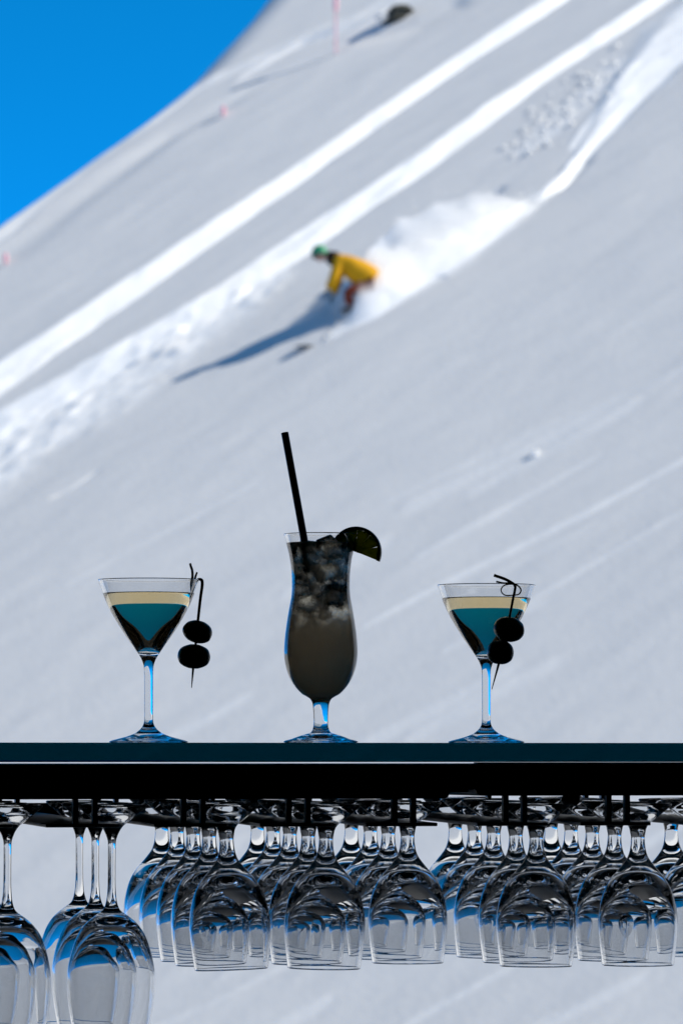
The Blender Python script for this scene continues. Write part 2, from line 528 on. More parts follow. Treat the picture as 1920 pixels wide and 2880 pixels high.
def terrain(X, Y):
    X = np.asarray(X, float); Y = np.asarray(Y, float)
    S = X * SD[0] + Y * SD[1]; T_ = X * TD[0] + Y * TD[1]
    Z = A0 + SA * Y + SB * X
    # broad undulation and wind relief drawn out down the slope
    near = np.exp(-(np.maximum(np.hypot(X, Y - 83) - 32, 0) / 25) ** 2)
    Z = Z + 0.30 * fbm(S / 22, T_ / 9, 3, 2) * 0.5
    Z = Z + near * (0.050 * fbm(S / 5.5, T_ / 1.7, 21, 3) + 0.010 * fbm(S / 2.2, T_ / 0.7, 27, 3) + 0.006 * fbm(S / 0.6, T_ / 0.4, 31, 3))
    loose = np.zeros(X.shape)
    for k, t in enumerate(TRACKS):
        d, hw, par = poly_dist(X, Y, t['pts'], t['hw'])
        sel = np.abs(d) < 3.2 * hw + 0.4
        if not sel.any(): continue
        dd, w, s_, t_, pp = d[sel], hw[sel], S[sel], T_[sel], par[sel]
        w = w * t.get('wf', 0.5) * (1 + 0.25 * fbm(s_ / 1.6, t_ / 3.0, 100 + k, 3))
        # stations run downhill, so + is the near (right) side: x = -1 far edge .. +1 near edge
        x = dd / np.maximum(w, 0.02)
        ends = sstep(0, 0.06, pp) * sstep(0, 0.06, 1 - pp)
        inside = sstep(1.7, 0.45, np.abs(x)) * ends
        if t.get('bank'): inside = sstep(1.5, 0.8, x) * sstep(-1.2, -0.7, x) * ends
        if t['dep'] > 0:
            if t.get('bank'):
                bench = np.where(x < -0.75, sstep(-1.25, -0.75, x), np.clip((1.0 - x) / 1.75, 0, 1) ** 1.1)
            else:
                bench = np.where(x < -0.8, sstep(-1.5, -0.8, x), np.where(x < 0.8, 1 - 2 * (x + 0.8) / 1.6, -sstep(1.4, 0.8, x)))
            Zadd = t['dep'] * bench * ends * (np.clip((w - 0.22) / 0.35, 0.05, 1) if t.get('bank') else 1)
        else:
            Zadd = t['dep'] * np.exp(-(x * 1.1) ** 2) * ends
        ln = fbm(s_ / t.get('ls', 0.9), t_ / 0.30, 200 + k, 4)
        Zadd = Zadd + inside * t['lump'] * (np.abs(ln) * 2.2 + ln)
        zz = Z[sel]; zz = zz + Zadd; Z[sel] = zz
        ed = np.clip(inside * (1.0 + t.get('rag', 1.5) * fbm(s_ / 0.5, t_ / 0.25, 300 + k, 3) * (1 - 0.7 * inside)), 0, 1) * t['loose']
        loose[sel] = np.maximum(loose[sel], ed)
    # crest: beyond the ridge line the mountain rolls over
    d, _, _ = poly_dist(X, Y, RIDGE)
    q = np.maximum(d + 1.0, 0)
    Z = Z - 0.33 * np.minimum(q, 4) ** 2 - 2.6 * np.maximum(q - 4, 0)
    # foot of the slope: runs out to a level snowfield
    fl, w = -9.0, 1.2
    e = (Z - fl) / w
    Z = fl + w * np.where(e > 30, e, np.log1p(np.exp(np.minimum(e, 30))))
    return Z, loose


def axis(lo, hi, step, far):
    core = np.arange(lo, hi + 1e-6, step)
    up, dn = [], []
    s, p = step, hi
    while p < far:
        s *= 1.25; p += s; up.append(p)
    s, p = step, lo
    while p > -far:
        s *= 1.25; p -= s; dn.append(p)
    return np.concatenate([dn[::-1], core, up])


cor = [ground(*p) for p in ((0, 2880), (1920, 2880), (1920, 0), (735, -40), (0, 560))]
ss = [c.x * SD[0] + c.y * SD[1] for c in cor]; ts = [c.x * TD[0] + c.y * TD[1] for c in cor]
sa_ = axis(min(ss) - 1, max(ss) + 1, 0.10, 900)
ta_ = axis(min(ts) - 1, max(ts) + 2, 0.045, 900)
GS, GT = np.meshgrid(sa_, ta_)
GX = GS * SD[0] + GT * TD[0]; GY = GS * SD[1] + GT * TD[1]
GZ, GL = terrain(GX, GY)
nr, nc = GX.shape
me = bpy.data.meshes.new('snow_slope')
co = np.stack([GX.ravel(), GY.ravel(), GZ.ravel()], 1).astype(np.float32)
idx = np.arange(nr * nc).reshape(nr, nc)
quads = np.stack([idx[:-1, :-1].ravel(), idx[:-1, 1:].ravel(), idx[1:, 1:].ravel(), idx[1:, :-1].ravel()], 1).astype(np.int32)
me.vertices.add(len(co)); me.vertices.foreach_set('co', co.ravel())
me.loops.add(quads.size); me.loops.foreach_set('vertex_index', quads.ravel())
me.polygons.add(len(quads))
me.polygons.foreach_set('loop_start', np.arange(0, quads.size, 4, dtype=np.int32))
me.polygons.foreach_set('use_smooth', np.ones(len(quads), dtype=bool))
me.update(calc_edges=True)
at_l = me.attributes.new('loose', 'FLOAT', 'POINT')
at_l.data.foreach_set('value', GL.ravel().astype(np.float32))
slope = link('snow_slope', me, mat_snow())
tag(slope, 'steep powder snow hillside with white ski tracks running down to the left', 'snow slope', kind='structure')


def zt(x, y):
    return float(terrain(np.array([x]), np.array([y]))[0][0])


# ---- loose snow thrown up by the rider, and clods beside the upper track
def flakes(name, P, rad, label, cat):
    n = len(P)
    base = np.array([(1, 0, 0), (-1, 0, 0), (0, 1, 0), (0, -1, 0), (0, 0, 1), (0, 0, -1)], float)
    tri = np.array([(0, 2, 4), (2, 1, 4), (1, 3, 4), (3, 0, 4), (2, 0, 5), (1, 2, 5), (3, 1, 5), (0, 3, 5)])
    q = RNG.normal(size=(n, 4)); q /= np.linalg.norm(q, axis=1, keepdims=True)
    w, x, y, z = q.T
    Rm = np.stack([1 - 2 * (y * y + z * z), 2 * (x * y - z * w), 2 * (x * z + y * w),
                   2 * (x * y + z * w), 1 - 2 * (x * x + z * z), 2 * (y * z - x * w),
                   2 * (x * z - y * w), 2 * (y * z + x * w), 1 - 2 * (x * x + y * y)], 1).reshape(n, 3, 3)
    sc = rad[:, None, None] * RNG.uniform(0.6, 1.3, (n, 6, 1))
    V = np.einsum('nij,kj->nki', Rm, base) * sc + P[:, None, :]
    F = (tri[None] + 6 * np.arange(n)[:, None, None]).reshape(-1, 3)
    me = bpy.data.meshes.new(name)
    me.vertices.add(n * 6); me.vertices.foreach_set('co', V.astype(np.float32).ravel())
    me.loops.add(F.size); me.loops.foreach_set('vertex_index', F.astype(np.int32).ravel())
    me.polygons.add(len(F)); me.polygons.foreach_set('loop_start', np.arange(0, F.size, 3, dtype=np.int32))
    me.update(calc_edges=True)
    o = link(name, me, M_FLAKE)
    return tag(o, label, cat, kind='stuff')


M_FLAKE = mat_flake()
N = 3600
s = RNG.beta(1.6, 1.1, N)                       # 0 = upper tail .. 1 = at the rider
lo_ = np.array([(1565, 548), (1530, 578), (1380, 672), (1200, 790), (1060, 882), (905, 972)])
sx = np.interp(s, [0, .06, .28, .55, .77, 1.0], lo_[:, 0]); sy = np.interp(s, [0, .06, .28, .55, .77, 1.0], lo_[:, 1])
across = np.where(RNG.random(N) < 0.75, 0.85 + 0.65 * RNG.beta(1.3, 2.2, N), RNG.random(N))                  # from the near edge to the far edge of the churned strip
wid = np.interp(s, [0, .1, .4, .75, 0.88, 1.0], [8, 30, 62, 78, 60, 14])
px = sx + 0.35 * across * wid; py = sy - across * wid
a = (px - 960) * K; c = (HOR - py) * K
Yg = A0 / (c - SA - SB * a); Xg = a * Yg
Zg, _ = terrain(Xg, Yg)
hmax = np.interp(s, [0, .1, .35, .7, 0.85, 1.0], [.03, .08, .20, .36, .14, .02])
hh = RNG.exponential(0.42, N) * hmax * (0.5 + 0.9 * across)
hh *= 1 + 0.9 * fbm(Xg / 0.25, Yg / 0.25, 77, 3)
P = np.stack([Xg, Yg, Zg + np.maximum(hh, 0) + 0.005], 1)
rad = RNG.uniform(0.006, 0.014, N) * (1 + 0.7 * (RNG.random(N) < 0.06))
flakes('powder_flakes', P, rad, 'flying flakes of powder snow along the crest of the white plume', 'snow flakes')

# the airy plume itself: a thin cloud of powder hanging over the churned strip
B = [t for t in TRACKS if t.get('bank')][0]
cp = spline(B['pts'], 10); chw = np.interp(np.linspace(0, 1, len(cp)), np.linspace(0, 1, len(B['hw'])), B['hw'])
tg = np.gradient(cp, axis=0); tg /= np.linalg.norm(tg, axis=1, keepdims=True)
xs = np.linspace(-1.75, 1.2, 46)
si = np.linspace(0, 1, len(cp))
PX = cp[:, 0:1] - tg[:, 1:2] * xs[None] * chw[:, None]; PY = cp[:, 1:2] + tg[:, 0:1] * xs[None] * chw[:, None]
gz = terrain(PX.ravel(), PY.ravel())[0].reshape(PX.shape)
Hs = np.interp(si, [0, .12, .3, .5, .68, .80, .88, 1.0], [0, .04, .12, .25, .36, .22, .06, 0])
xm = np.where(xs < -0.55, (xs + 1.75) / 1.2, (1.2 - xs) / 1.75)
shp = sstep(0, 1, xm)
top = Hs[:, None] * shp[None] * np.clip(1 + 0.9 * fbm(PX / 0.45, PY / 0.45, 501, 4), 0.25, 2)
nv = PX.size; ns_, nx_ = PX.shape
Vt = np.stack([PX.ravel(), PY.ravel(), (gz + top + 0.01 * (Hs[:, None] > 0) * shp[None]).ravel()], 1)
Vb = np.stack([PX.ravel(), PY.ravel(), (gz - 0.03).ravel()], 1)
gi = np.arange(nv).reshape(ns_, nx_)
Ft = [(gi[i, j], gi[i + 1, j], gi[i + 1, j + 1], gi[i, j + 1]) for i in range(ns_ - 1) for j in range(nx_ - 1)]
Fb = [tuple(q + nv for q in f[::-1]) for f in Ft]
rim = [gi[i, 0] for i in range(ns_)] + [gi[-1, j] for j in range(1, nx_)] + [gi[i, -1] for i in range(ns_ - 2, -1, -1)] + [gi[0, j] for j in range(nx_ - 2, 0, -1)]
Fs = [(rim[k], rim[k] + nv, rim[(k + 1) % len(rim)] + nv, rim[(k + 1) % len(rim)]) for k in range(len(rim))]
me = bpy.data.meshes.new('snow_spray')
me.from_pydata(np.concatenate([Vt, Vb]).tolist(), [], [tuple(int(q) for q in f) for f in Ft + Fb + Fs])
bm = bmesh.new(); bm.from_mesh(me); bmesh.ops.recalc_face_normals(bm, faces=bm.faces); bm.to_mesh(me); bm.free()
mv, nt_, out_ = mat('airborne_powder')
pv = nt_.nodes.new('ShaderNodeVolumePrincipled')
pv.inputs['Color'].default_value = (1, 1, 1, 1); pv.inputs['Density'].default_value = 5.0; pv.inputs['Anisotropy'].default_value = 0.0
nt_.links.new(pv.outputs[0], out_.inputs['Volume'])
o = link('snow_spray', me, mv)
tag(o, 'white plume of powder snow thrown up behind the crouching rider', 'snow spray', kind='stuff')

N = 260
tt = RNG.random(N)
px = np.interp(tt, [0, .4, .8, 1], [1735, 1600, 1490, 1470]) + RNG.normal(0, 26, N)
py = np.interp(tt, [0, .4, .8, 1], [170, 290, 370, 400]) + RNG.normal(0, 24, N)
a = (px - 960) * K; c = (HOR - py) * K
Yg = A0 / (c - SA - SB * a); Xg = a * Yg
Zg, _ = terrain(Xg, Yg)
rad = 0.02 + 0.06 * RNG.random(N) ** 4
flakes('snow_clods', np.stack([Xg, Yg, Zg + rad * 0.4], 1), rad, 'scattered lumps of broken snow beside the upper right ski track', 'snow lumps')

# ---- one snow clod lying alone on the smooth slope
g = ground(1505, 1270)
bm = bmesh.new()
bmesh.ops.create_icosphere(bm, subdivisions=3, radius=0.075)
for v in bm.verts:
    p = v.co.normalized()
    v.co *= 1 + 0.25 * float(vnoise(np.array([p.x * 2.3 + 5]), np.array([p.y * 2.3 + p.z * 1.7]), 5)[0])
    v.co.z *= 0.75
o = from_bm('snow_clod', bm, M_FLAKE, None, True, (g.x, g.y, zt(g.x, g.y) + 0.035))
tag(o, 'single small white lump of snow lying alone on the smooth slope at right', 'snow lump')

# ---- rock
g = ground(1112, 38)
rk = empty('rock', (g.x, g.y, zt(g.x, g.y)), label='dark rock poking out of the snow near the top of the slope', cat='rock')
bm = bmesh.new()
bmesh.ops.create_icosphere(bm, subdivisions=4, radius=1)
for v in bm.verts:
    p = v.co.copy()
    f = 1 + 0.55 * float(fbm(np.array([p.x * 1.3 + 9]), np.array([p.y * 1.3 + p.z * 2.1]), 8, 4)[0])
    v.co = Vector((p.x * 0.30 * f, p.y * 0.22 * f, p.z * 0.21 * f + 0.05 + 0.11 * p.x))
from_bm('stone', bm, M_ROCK, rk)
bm = bmesh.new()
bmesh.ops.create_icosphere(bm, subdivisions=3, radius=1)
for v in bm.verts:
    p = v.co.copy()
    f = 1 + 0.4 * float(fbm(np.array([p.x * 1.6 + 2]), np.array([p.y * 1.6 + p.z]), 18, 3)[0])
    v.co = Vector((p.x * 0.13 * f - 0.30, p.y * 0.14 * f - 0.1, p.z * 0.10 * f + 0.02))
from_bm('snow_cap', bm, M_FLAKE, rk, True)


# ---- pink slope markers
def marker(px, py, h, disc, label):
    g = ground(px, py)
    t = empty('slope_marker', (g.x, g.y, zt(g.x, g.y)), label=label, cat='slope marker', group='pink slope markers along the ridge')
    bm = bmesh.new()
    add_tube(bm, [(0, 0, -0.25), (0, 0, h)], 0.018, 10)
    from_bm('pole', bm, M_PINK, t)
    bm = bmesh.new()
    z0, z1 = h - disc, h
    add_tube(bm, [(0, 0, z0), (0, 0, z0 + 0.01), (0, 0, z1 - 0.01), (0, 0, z1)], [0.035, 0.048, 0.048, 0.035], 14)
    from_bm('reflector_sleeve', bm, M_PINK, t)
    return t


marker(944, 128, 1.3, 0.4, 'tall pink marker pole standing in the snow near the rock')
marker(628, 316, 0.22, 0.17, 'short pink marker below the middle of the ridge')
marker(16, 722, 0.22, 0.17, 'short pink marker at the far left edge of the slope')

# ================================================================== THE RIDER
MP = K * FEET.y                                      # metres per pixel at the rider


def pj(x, y, d=0.0):
    return Vector(((x - 990) * MP, d, (868 - y) * MP))


rider = empty('person', FEET, label='crouching person in mustard yellow jacket, rust red trousers and green helmet riding down powder', cat='person')
# body (continuous surface, mostly under the clothes)
J = dict(pel=pj(1038, 797), waist=pj(1008, 772), chest=pj(968, 741), neck=pj(934, 724), head=pj(905, 717), brow=pj(890, 709))
bv, be, br = [], [], []


def jv(p, r):
    bv.append(p); br.append(r); return len(bv) - 1


def chain(pr, first=None):
    ids = [jv(p, r) for p, r in pr]
    if first is not None: be.append((first, ids[0]))
    be.extend(zip(ids, ids[1:]))
    return ids


spine = chain([(J['pel'], 0.13), (J['waist'], 0.12), (J['chest'], 0.14), (J['neck'], 0.06), (J['head'], 0.085), (J['brow'], 0.08)])
for sd in (-1, 1):
    chain([(pj(1030, 803, sd * 0.13), 0.095), (pj(972, 822, sd * 0.17 - 0.02), 0.06), (pj(988, 862, sd * 0.16), 0.045), (pj(972, 874, sd * 0.17), 0.04)], spine[0])
arm = {-1: [pj(953, 738, -0.19), pj(938, 786, -0.27), pj(922, 818, -0.25)], 1: [pj(957, 738, 0.19), pj(950, 790, 0.30), pj(936, 824, 0.32)]}
for sd in (-1, 1):
    chain([(arm[sd][0], 0.065), (arm[sd][1], 0.042), (arm[sd][2], 0.032)], spine[2])
link('body', skin_mesh('body', bv, be, br), M_SKIN, rider)
# jacket
bv, be, br = [], [], []
sp = chain([(pj(1050, 794), (0.23, 0.24)), (pj(1038, 784), (0.27, 0.27)), (pj(1010, 765), (0.26, 0.26)), (pj(974, 744), (0.22, 0.235)), (pj(945, 730), (0.12, 0.14))])
for sd in (-1, 1):
    a_ = arm[sd]
    chain([(a_[0], 0.115), ((a_[0] + a_[1]) / 2, 0.10), (a_[1], 0.092), (a_[2], 0.066)], sp[3])
link('jacket', skin_mesh('jacket', bv, be, br), M_YELLOW, rider)
bm = bmesh.new()
add_tube(bm, [pj(950, 730), pj(938, 727), pj(926, 723), pj(918, 722)], [0.14, 0.14, 0.125, 0.10], 18)
from_bm('hood_collar', bm, M_DARKCLOTH, rider, True)
# trousers
bv, be, br = [], [], []
root = chain([(pj(1042, 800), 0.17)])
for sd in (-1, 1):
    chain([(pj(1030, 806, sd * 0.13), 0.13), (pj(1000, 815, sd * 0.16 - 0.01), 0.115), (pj(973, 823, sd * 0.17 - 0.02), 0.095), (pj(982, 845, sd * 0.165), 0.085), (pj(989, 864, sd * 0.16), 0.075)], root[0])
link('trousers', skin_mesh('trousers', bv, be, br), M_RED, rider)
for sd in (-1, 1):
    link('boot', skin_mesh('boot', [pj(990, 858, sd * 0.16), pj(990, 872, sd * 0.16), pj(972, 876, sd * 0.17), pj(958, 877, sd * 0.175)], [(0, 1), (1, 2), (2, 3)], [0.075, 0.075, 0.06, 0.045], 2), M_DARKCLOTH, rider)
    # glove: palm, four unequal fingers and a thumb
    h = arm[sd][2]; f = (arm[sd][2] - arm[sd][1]).normalized()
    sdv = Vector((0, 1, 0)); nv = f.cross(sdv).normalized()
    gv, ge, gr = [h, h + f * 0.055, h + f * 0.095], [(0, 1), (1, 2)], [0.036, (0.045, 0.028), (0.045, 0.025)]
    for k, ln in enumerate((0.060, 0.072, 0.068, 0.052)):
        b0 = h + f * 0.10 + sdv * (k - 1.5) * 0.024
        i = len(gv)
        gv += [b0, b0 + f * ln * 0.55 + nv * 0.012, b0 + f * ln * 0.9 + nv * 0.035]
        ge += [(2, i), (i, i + 1), (i + 1, i + 2)]; gr += [0.013, 0.0115, 0.0095]
    i = len(gv); tb = h + f * 0.05 - sdv * sd * 0.035
    gv += [tb, tb + f * 0.035 - sdv * sd * 0.028, tb + f * 0.065 - sdv * sd * 0.03 + nv * 0.012]
    ge += [(1, i), (i, i + 1), (i + 1, i + 2)]; gr += [0.016, 0.014, 0.011]
    link('glove', skin_mesh('glove', gv, ge, gr, 2), M_DARKCLOTH, rider)
# head details: face looks down the hill to the left
fw = Vector((-0.86, 0, -0.5)).normalized(); upv = Vector((-0.5, 0, 0.86)).normalized(); lat = Vector((0, 1, 0))
hc = pj(898, 713)
HM = Matrix((fw, lat, upv)).transposed().to_4x4(); HM.translation = hc


def head_part(name, fn, m, seg=28, rings=18):
    bm = bmesh.new()
    bmesh.ops.create_uvsphere(bm, u_segments=seg, v_segments=rings, radius=1)
    fn(bm)
    bmesh.ops.transform(bm, matrix=HM, verts=bm.verts)
    return from_bm(name, bm, m, rider, True)


def face(bm):
    for v in bm.verts:
        p = v.co.copy(); th = math.atan2(p.y, p.x)
        x = p.x * 0.105; y = p.y * 0.078; z = p.z * 0.125 - 0.02
        if p.x > 0.2:
            nose = math.exp(-((p.y / 0.16) ** 2 + ((p.z + 0.12) / 0.2) ** 2)) * 0.028
            mouth = math.exp(-((p.y / 0.35) ** 2 + ((p.z + 0.52) / 0.06) ** 2)) * -0.008
            eye = sum(math.exp(-(((p.y - e) / 0.18) ** 2 + ((p.z - 0.14) / 0.14) ** 2)) for e in (-0.4, 0.4)) * -0.012
            chin = math.exp(-((p.y / 0.3) ** 2 + ((p.z + 0.85) / 0.18) ** 2)) * 0.018
            x += nose + mouth + eye + chin
        ear = math.exp(-(((p.x + 0.1) / 0.16) ** 2 + ((p.z + 0.05) / 0.25) ** 2)) * 0.018
        y += math.copysign(ear, p.y) if abs(p.y) > 0.7 else 0
        v.co = (x, y, z)


head_part('face', face, M_SKIN)


def helm(bm):
    bmesh.ops.bisect_plane(bm, geom=list(bm.verts) + list(bm.edges) + list(bm.faces), plane_co=(0, 0, -0.18), plane_no=(0.55, 0, -1), clear_outer=True)
    for v in bm.verts:
        p = v.co
        v.co = (p.x * 0.152 - 0.012, p.y * 0.128, p.z * 0.150 + 0.012)


head_part('helmet', helm, M_GREEN, 32, 22)
bm = bmesh.new()
pts = [(0.125 * math.cos(t), 0.105 * math.sin(t), 0.0) for t in np.linspace(-1.15, 1.15, 13)]
add_tube(bm, pts, [0.02] + [0.036] * 11 + [0.02], 10)
bmesh.ops.transform(bm, matrix=HM, verts=bm.verts)
from_bm('goggles', bm, M_LENS, rider, True)

# ---- the board: buried under the rider, its nose breaking out of the powder
b0, b1 = ground(1010, 868), ground(838, 990)
bt = empty('snowboard', ((b0 + b1) / 2), label='dark snowboard nose sticking out of the powder below the rider', cat='snowboard')
ax = (b1 - b0); Lb = ax.length; ax.normalize()
nrmv = Vector((-SB, -SA, 1)).normalized(); sid = nrmv.cross(ax).normalized()
bm = bmesh.new()
rows = []
for i in range(41):
    t = i / 40.0
    x = (t - 0.5) * Lb * 1.02
    w = 0.14 * (1 - 0.14 * math.cos((t - 0.5) * math.pi)) * math.sqrt(max(1 - max(0, abs(t - 0.5) - 0.38) ** 2 / 0.0145, 0.02))
    up_ = 0.19 * max(0, t - 0.66) ** 1.5 / 0.34 ** 1.5 + 0.06 * max(0, 0.2 - t) / 0.2 - 0.075
    c_ = ax * x + nrmv * up_
    rows.append([bm.verts.new(c_ + sid * (w * q) + nrmv * (0.006 * e)) for q, e in ((-1, -1), (-1, 1), (0, 1), (1, 1), (1, -1), (0, -1))])
for r0, r1 in zip(rows, rows[1:]):
    for k in range(6):
        bm.faces.new((r0[k], r0[(k + 1) % 6], r1[(k + 1) % 6], r1[k]))
bm.faces.new(rows[0]); bm.faces.new(rows[-1][::-1])
from_bm('deck', bm, M_BOARD, bt)
for t in (-0.62, -0.36):
    bm = bmesh.new()
    c_ = ax * (t * Lb * 0.5) + nrmv * -0.045
    Mx = Matrix((ax, sid, nrmv)).transposed().to_4x4(); Mx.translation = c_
    add_box(bm, -0.06, 0.06, -0.12, 0.12, -0.01, 0.03, Mx, 0.008)
    from_bm('binding', bm, M_STEEL, bt)

# ================================================================== THE BAR ROOM
def struct(name, bm, m, label, cat):
    o = from_bm(name, bm, m)
    return tag(o, label, cat, kind='structure')


X0, X1, Y0, Y1, Z0, Z1 = -3.4, 3.4, -2.6, 7.5, -1.25, 2.05
bm = bmesh.new(); add_box(bm, X0 - .2, X1 + .2, Y0 - .2, Y1 + .2, Z0 - .2, Z0)
struct('floor', bm, M_FLOOR, 'dark floorboards of the bar', 'floor')
bm = bmesh.new(); add_box(bm, X0 - .2, X1 + .2, Y0 - .2, Y1 + .2, Z1, Z1 + .2)
struct('ceiling', bm, M_WALL, 'dark ceiling of the bar', 'ceiling')
bm = bmesh.new(); add_box(bm, X0 - .2, X0, Y0, Y1, Z0, Z1)
struct('wall_left', bm, M_WALL, 'dark side wall of the bar on the left', 'wall')
bm = bmesh.new(); add_box(bm, X1, X1 + .2, Y0, Y1, Z0, Z1)
struct('wall_right', bm, M_WALL, 'dark side wall of the bar on the right', 'wall')
bm = bmesh.new(); add_box(bm, X0 - .2, X1 + .2, Y0 - .2, Y0, Z0, Z1)
struct('wall_back', bm, M_WALL, 'dark rear wall of the bar behind the camera', 'wall')
bm = bmesh.new()
wx, wz0, wz1 = 3.0, -0.95, 1.74
add_box(bm, X0 - .2, -wx, Y1, Y1 + .2, Z0, Z1); add_box(bm, wx, X1 + .2, Y1, Y1 + .2, Z0, Z1)
add_box(bm, -wx, wx, Y1, Y1 + .2, Z0, wz0); add_box(bm, -wx, wx, Y1, Y1 + .2, wz1, Z1)
struct('wall_window', bm, M_WALL, 'dark front wall of the bar round its large window opening', 'wall')

# ================================================================== THE SHELF
ZT = (HOR - 2089.5) * K * D0            # top of the glass shelf
ZB = (HOR - 2144) * K * D0
SHELF = empty('bar_shelf', (O0.x, O0.y, 0), (0, 0, PSI), 'black bar shelf with a teal glass top and steel glass rails below', 'bar shelf')
SHL = 1.25
bm = bmesh.new(); add_box(bm, -SHL, SHL, 0, 0.47, ZB, ZT, None, 0.0018)
from_bm('glass_top', bm, M_SLAB, SHELF)
u_l = on_shelf(1265, 0); u_m = on_shelf(1323, 0); u_r = on_shelf(1340, 0)


def zrow(py, px=960):
    p = shelf_pt(on_shelf(px, 0), 0)
    return (HOR - py) * K * p.y


zg = ZB - 0.0022
def board(name, u0, u1, zt_, zb_, rl, rr, v0=0.004, v1=0.53):
    """board with rounded lower corners (radius rl / rr), extruded in depth"""
    pts = [(u0, zt_), (u1, zt_)]
    for k in range(7):
        a = k / 6 * math.pi / 2
        pts.append((u1 - rr + rr * math.cos(a), zb_ + rr - rr * math.sin(a)))
    for k in range(7):
        a = k / 6 * math.pi / 2
        pts.append((u0 + rl - rl * math.sin(a), zb_ + rl - rl * math.cos(a)))
    bm = bmesh.new()
    f = [bm.verts.new((x, v0, z)) for x, z in pts]; b = [bm.verts.new((x, v1, z)) for x, z in pts]
    bm.faces.new(f); bm.faces.new(b[::-1])
    for k in range(len(pts)):
        k2 = (k + 1) % len(pts)
        bm.faces.new((f[k2], f[k], b[k], b[k2]))
    return from_bm(name, bm, M_BLACK, SHELF)


board('board', -SHL, u_l, zg, zrow(2247.5), 0.001, 0.005)
board('joint_block', u_l + 0.0003, u_m, zg, zrow(2229, 1290), 0.001, 0.002, 0.01, 0.52)
board('joint_strip', u_m + 0.0003, u_r - 0.0003, zg, zrow(2221, 1330), 0.0008, 0.0008, 0.012, 0.5)
board('board', u_r, SHL, zg, zrow(2239, 1500), 0.008, 0.001)
bm = bmesh.new(); add_box(bm, u_r + 0.002, SHL, 0.006, 0.02, zg + 0.0001, ZB - 0.0003)
from_bm('edge_seal', bm, M_BLACK, SHELF)
bm = bmesh.new()
for u in (-1.0, -0.62, 0.0):
    pass
add_box(bm, -1.2, -1.1, 0.05, 0.45, zg + 0.0002, ZB - 0.0002)
from_bm('spacer', bm, M_STEEL, SHELF)
for u in (-1.12, 1.12):
    bm = bmesh.new(); add_box(bm, u - 0.035, u + 0.035, 0.2, 0.3, Z0, zrow(2252), None, 0.004)
    from_bm('post', bm, M_STEEL, SHELF)

# rails: two webs and outward flanges, the feet of the glasses slide between neighbours
ZF0, ZF1 = zrow(2326), zrow(2316)       # flange underside / top
ZR = zrow(2236)                         # webs run up into the boards
RAILS = [-59, 243.5, 547.5, 843.5, 1141, 1453.5, 1743, 2040]
RAIL_U = [on_shelf(p, 0.0) for p in RAILS]
TILT = 0.0125                            # the rails rise a little towards the back
for u in RAIL_U:
    bm = bmesh.new()
    w = 0.0107
    for va in (0.006, 0.515):
        for q in (-1, 1):
            add_box(bm, u + q * w - 0.0028, u + q * w + 0.0028, va, va + 0.009, ZF1 + TILT * va, ZR)
    add_box(bm, u - w - 0.033, u + w + 0.027, 0.006, 0.525, ZF0, ZF1 - 0.00002, Matrix(((1, 0, 0, 0), (0, 1, 0, 0), (0, TILT, 1, 0), (0, 0, 0, 1))), 0.0012)
    from_bm('glass_rail', bm, M_STEEL, SHELF)
bm = bmesh.new()
zc = ZF1 + TILT * 0.53
add_box(bm, -1.2, 1.2, 0.5305, 0.54, zc - 0.006, zc + 0.011, None, 0.001)  # added bar, darkens the glass feet seen in front of it
from_bm('darkening_bar', bm, M_STEEL, SHELF)
# round fixing knob under the right-hand board
uk = on_shelf(1602, 0.03)
bm = bmesh.new()
zk = zrow(2239, 1602)
add_tube(bm, [(uk + 0.004, 0.03, zk + 0.002), (uk + 0.004, 0.03, zk - 0.003), (uk, 0.03, zk - 0.005), (uk - 0.002, 0.03, zk - 0.0085), (uk - 0.002, 0.03, zk - 0.010)], [0.0085, 0.0085, 0.010, 0.009, 0.006], 20)
from_bm('fixing_knob', bm, M_STEEL, SHELF)

# ================================================================== STEMWARE
def unit(Y):
    return K * Y


def glass_meshes(prof, cut_pts, U, seg=96, sub=4):
    """prof in pixels (r, h); corner points repeated to keep them crisp"""
    P = spline(prof, sub)
    cuts = []
    for c in cut_pts:
        cuts.append(prof.index(c) * sub)
    return lathe_meshes(P * U, cuts, seg, ('foot', 'stem', 'bowl'))


FOOT = [(0, 3), (40, 2.4), (70, 1.2), (88, 0), (94, 0.6), (97, 3), (96, 6.5), (90, 12.5), (75, 25), (56, 41), (44, 50), (37, 55.5)]
SMALL = FOOT + [(31, 61), (25, 72), (21.5, 88), (20, 104), (20.5, 120), (22.5, 138), (26, 152), (31, 164), (44, 182), (60, 201), (78, 222), (97, 257),
                (109, 300), (114, 343), (110.5, 404), (104, 462), (103.3, 468), (102.2, 470.5), (100.2, 470.5), (99.2, 468), (99.9, 462), (107.0, 404), (109.4, 346),
                (101.8, 307), (86, 274), (64, 247), (40, 229), (18, 220), (0, 218)]
TALL = FOOT + [(31, 61), (21, 76), (14, 93), (11.5, 110), (10.7, 140), (10.7, 190), (11, 230), (13, 262), (17, 285), (24, 301), (40, 313), (60, 328), (77, 345), (95, 373),
               (107, 405), (117, 443), (123, 485), (121.5, 542), (115, 592), (105, 645), (104, 650), (103, 652), (101.8, 652), (101, 650), (102, 645), (112, 592), (118.4, 542),
               (119.8, 485), (113.2, 446), (101.6, 412), (87.8, 383), (67.5, 357), (46, 342), (22, 334), (0, 332)]

